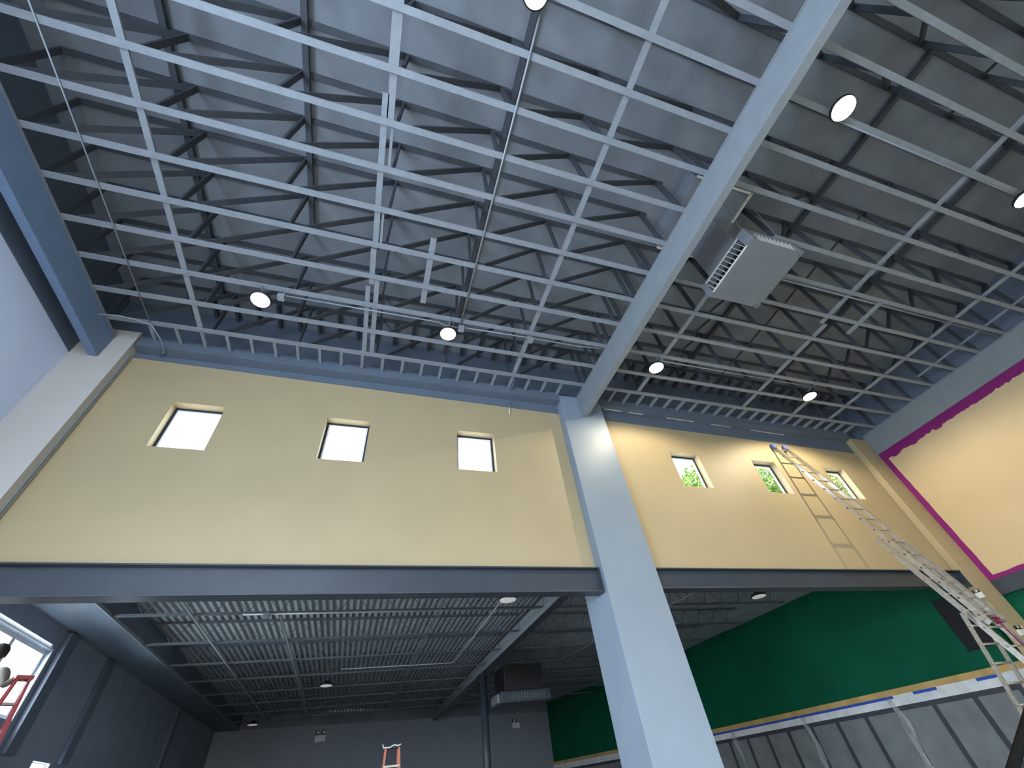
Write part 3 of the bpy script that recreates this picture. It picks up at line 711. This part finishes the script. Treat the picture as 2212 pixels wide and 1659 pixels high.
# ------------------------------------------------------------------ person at the side window
def person():
    t = thing('person', 'person in a khaki-grey shirt and brown trousers on the red ladder, seen from behind', 'person', (-5.2, 9.45, 0))
    hx, hy, hz = -5.26, 9.35, 3.97
    me = bpy.data.meshes.new('body'); bm = bmesh.new()
    J = [((-5.22, 9.42, 2.92), .15), ((-5.23, 9.42, 3.18), .145), ((-5.21, 9.41, 3.46), .175), ((-5.21, 9.39, 3.70), .13), ((-5.235, 9.37, 3.84), .066), ((hx, hy, 3.90), .062), ((hx, hy, 4.01), .095), ((hx, hy, 4.09), .07),
         ((-4.99, 9.25, 3.77), .078), ((-4.88, 9.24, 3.58), .06), ((-4.84, 9.245, 3.63), .048), ((-4.80, 9.25, 3.68), .036),
         ((-5.40, 9.53, 3.77), .078), ((-5.50, 9.56, 3.62), .06), ((-5.52, 9.58, 3.84), .046), ((-5.53, 9.60, 4.04), .036),
         ((-5.14, 9.40, 2.82), .115), ((-4.98, 9.44, 2.46), .085), ((-4.97, 9.56, 2.04), .055), ((-4.88, 9.62, 1.975), .045),
         ((-5.32, 9.46, 2.82), .115), ((-5.16, 9.50, 2.46), .085), ((-5.12, 9.65, 2.04), .055), ((-5.02, 9.71, 1.975), .045)]
    E = [(0,1),(1,2),(2,3),(3,4),(4,5),(5,6),(6,7),(3,8),(8,9),(9,10),(10,11),(3,12),(12,13),(13,14),(14,15),(0,16),(16,17),(17,18),(18,19),(0,20),(20,21),(21,22),(22,23)]
    vs = [bm.verts.new(p) for p, _ in J]; [bm.edges.new((vs[a], vs[b])) for a, b in E]; bm.to_mesh(me); bm.free()
    o = bpy.data.objects.new('body', me); C.objects.link(o); o.parent = t; o.matrix_parent_inverse = Matrix.Translation(-Vector(t.location))
    o.modifiers.new('skin', 'SKIN'); sl = me.skin_vertices[0].data
    for i, (_, rr) in enumerate(J): sl[i].radius = (rr, rr)
    sl[0].use_root = True
    o.modifiers.new('sub', 'SUBSURF').levels = 2; o.modifiers['sub'].render_levels = 2
    # clothing colours follow height zones of the body
    m = bpy.data.materials.new('clothed_body'); m.use_nodes = True; n = m.node_tree.nodes; l = m.node_tree.links; b = n['Principled BSDF']; b.inputs['Roughness'].default_value = .8
    tc = n.new('ShaderNodeTexCoord'); sp = n.new('ShaderNodeSeparateXYZ'); l.new(tc.outputs['Object'], sp.inputs[0])
    mr = n.new('ShaderNodeMapRange'); mr.inputs['From Min'].default_value = 2.0; mr.inputs['From Max'].default_value = 4.2; l.new(sp.outputs['Z'], mr.inputs['Value'])
    cr = n.new('ShaderNodeValToRGB'); cr.color_ramp.interpolation = 'CONSTANT'; l.new(mr.outputs[0], cr.inputs[0]); l.new(cr.outputs[0], b.inputs['Base Color'])
    e = cr.color_ramp.elements; e[0].position = 0; e[0].color = (.03, .025, .02, 1); e[1].position = .055; e[1].color = (.16, .12, .10, 1)
    for ps, cl in ((.42, (.13, .125, .115, 1)), (.862, (.36, .2, .13, 1))):
        k = e.new(ps); k.color = cl
    me.materials.append(m)
    # face and hair
    hb = MB(); bmesh.ops.create_uvsphere(hb.bm, u_segments=20, v_segments=14, radius=.118)
    bmesh.ops.scale(hb.bm, verts=hb.bm.verts, vec=(1.0, .92, .92))
    bmesh.ops.translate(hb.bm, verts=hb.bm.verts, vec=(hx+.012, hy-.012, 4.045))
    hb.build('hair', HAIR, t, 0, True)
    nb = MB().tube([(hx-.10, hy+.03, 4.02), (hx-.125, hy+.04, 3.985), (hx-.10, hy+.035, 3.975)], .014, 8); nb.build('nose', SKIN, t, 0, True)
    for s in (-1, 1): MB().tube([(hx+.02+.03*s, hy+.105*s, 3.99), (hx+.02+.03*s, hy+.118*s, 4.03)], .018, 8).build('ear', SKIN, t, 0, True)
    for s in (-1, 1):
        eb = MB(); bmesh.ops.create_uvsphere(eb.bm, u_segments=10, v_segments=8, radius=.013)
        bmesh.ops.translate(eb.bm, verts=eb.bm.verts, vec=(hx-.088, hy+.034*s+.01, 4.015)); eb.build('eye', WHITE, t, 0, True)
    MB().tube([(hx-.088, hy-.015, 3.945), (hx-.096, hy+.01, 3.942), (hx-.088, hy+.035, 3.945)], .008, 6).build('mouth', ROPE, t, 0, True)
    # hands: palm, four fingers and thumb each
    def hand(w0, dirv, side):
        dirv = Vector(dirv).normalized(); sd = Vector(side).normalized(); p = Vector(w0)
        mb = MB().tube([p, p+dirv*.04, p+dirv*.085], [.026, .036, .034], 10)
        nrm = dirv.cross(sd)
        for i, ln in enumerate((.062, .072, .068, .052)):
            b0 = p+dirv*.08+sd*(-.027+.018*i)
            mb.tube([b0, b0+dirv*ln*.45-nrm*.006, b0+dirv*ln*.8-nrm*.02, b0+dirv*ln-nrm*.034], [.009, .0088, .008, .006], 7)
        b0 = p+dirv*.03-sd*.028
        mb.tube([b0, b0+dirv*.028-sd*.022, b0+dirv*.055-sd*.026-nrm*.01], [.011, .010, .007], 7)
        mb.build('hand', SKIN, t, 0, True)
    hand((-4.80, 9.25, 3.68), (.6, -.2, -.15), (0, 1, 0)); hand((-5.53, 9.60, 4.04), (-.1, .5, .5), (1, 0, 0))
    t.location = t.location + Vector((.10, -.24, -.165))
person()

# ------------------------------------------------------------------ outside: ground, trees beyond the lower roof and the left wall
tag(MB().box(-70, 90, -60, 90, -.40, -.16).build('ground', GRASS), None, None, None, 'structure')
def tree(label, x, y, trunk_h, r, zc, leafm, nleaf, seed, bark=BARK, white=False):
    rnd = random.Random(seed)
    t = thing('tree', label, 'tree', (x, y, -.16), 'trees outside')
    tr = MB()
    tr.tube([(x, y, -.16), (x+.1, y, trunk_h*.5), (x-.1, y+.1, trunk_h), (x, y, zc+r*.5)], [.3, .24, .17, .05], 10)
    for k in range(7):
        a = rnd.random()*6.28; z = trunk_h*.8+rnd.random()*r
        tr.tube([(x, y, z), (x+math.cos(a)*r*.4, y+math.sin(a)*r*.4, z+r*.3), (x+math.cos(a)*r*.75, y+math.sin(a)*r*.75, z+r*.55)], [.09, .06, .02], 6)
    tr.build('trunk', bark, t, 0, True)
    lf = MB(); bm = lf.bm
    for k in range(nleaf):
        u = Vector((rnd.gauss(0, 1), rnd.gauss(0, 1), rnd.gauss(0, 1))).normalized()
        rr = r*(rnd.random()**.45); p = Vector((x, y, zc)) + Vector((u.x*rr, u.y*rr, u.z*rr*1.15))
        n = Vector((rnd.gauss(0, 1), rnd.gauss(0, 1), rnd.gauss(0, 1)+.4)).normalized(); a = n.orthogonal().normalized(); b = n.cross(a)
        s = .06+.055*rnd.random(); c_, s_ = math.cos(k), math.sin(k); a, b = a*c_+b*s_, b*c_-a*s_
        bm.faces.new([bm.verts.new(p+a*s*1.5), bm.verts.new(p+b*s*.6), bm.verts.new(p-a*s*1.5), bm.verts.new(p-b*s*.6)])
    lf.build('foliage', leafm, t)
    return t
tree('bright green tree outside the first window right of the column', 17.6, 15.6, 6, 2.7, 10.6, LEAF, 15000, 3)
tree('bright green tree outside the window behind the ladder shadow', 25, 15.5, 7, 3.3, 12.4, LEAF, 17000, 5)
tree('pale yellow-green tree outside the window by the tan corner column', 22.0, 10.2, 5, 2.4, 9.6, LEAFP, 6500, 8)
tree('hazy tree outside the side window of the dark room', -14.0, 13.5, 3, 2.6, 6.2, LEAFP, 5000, 11)
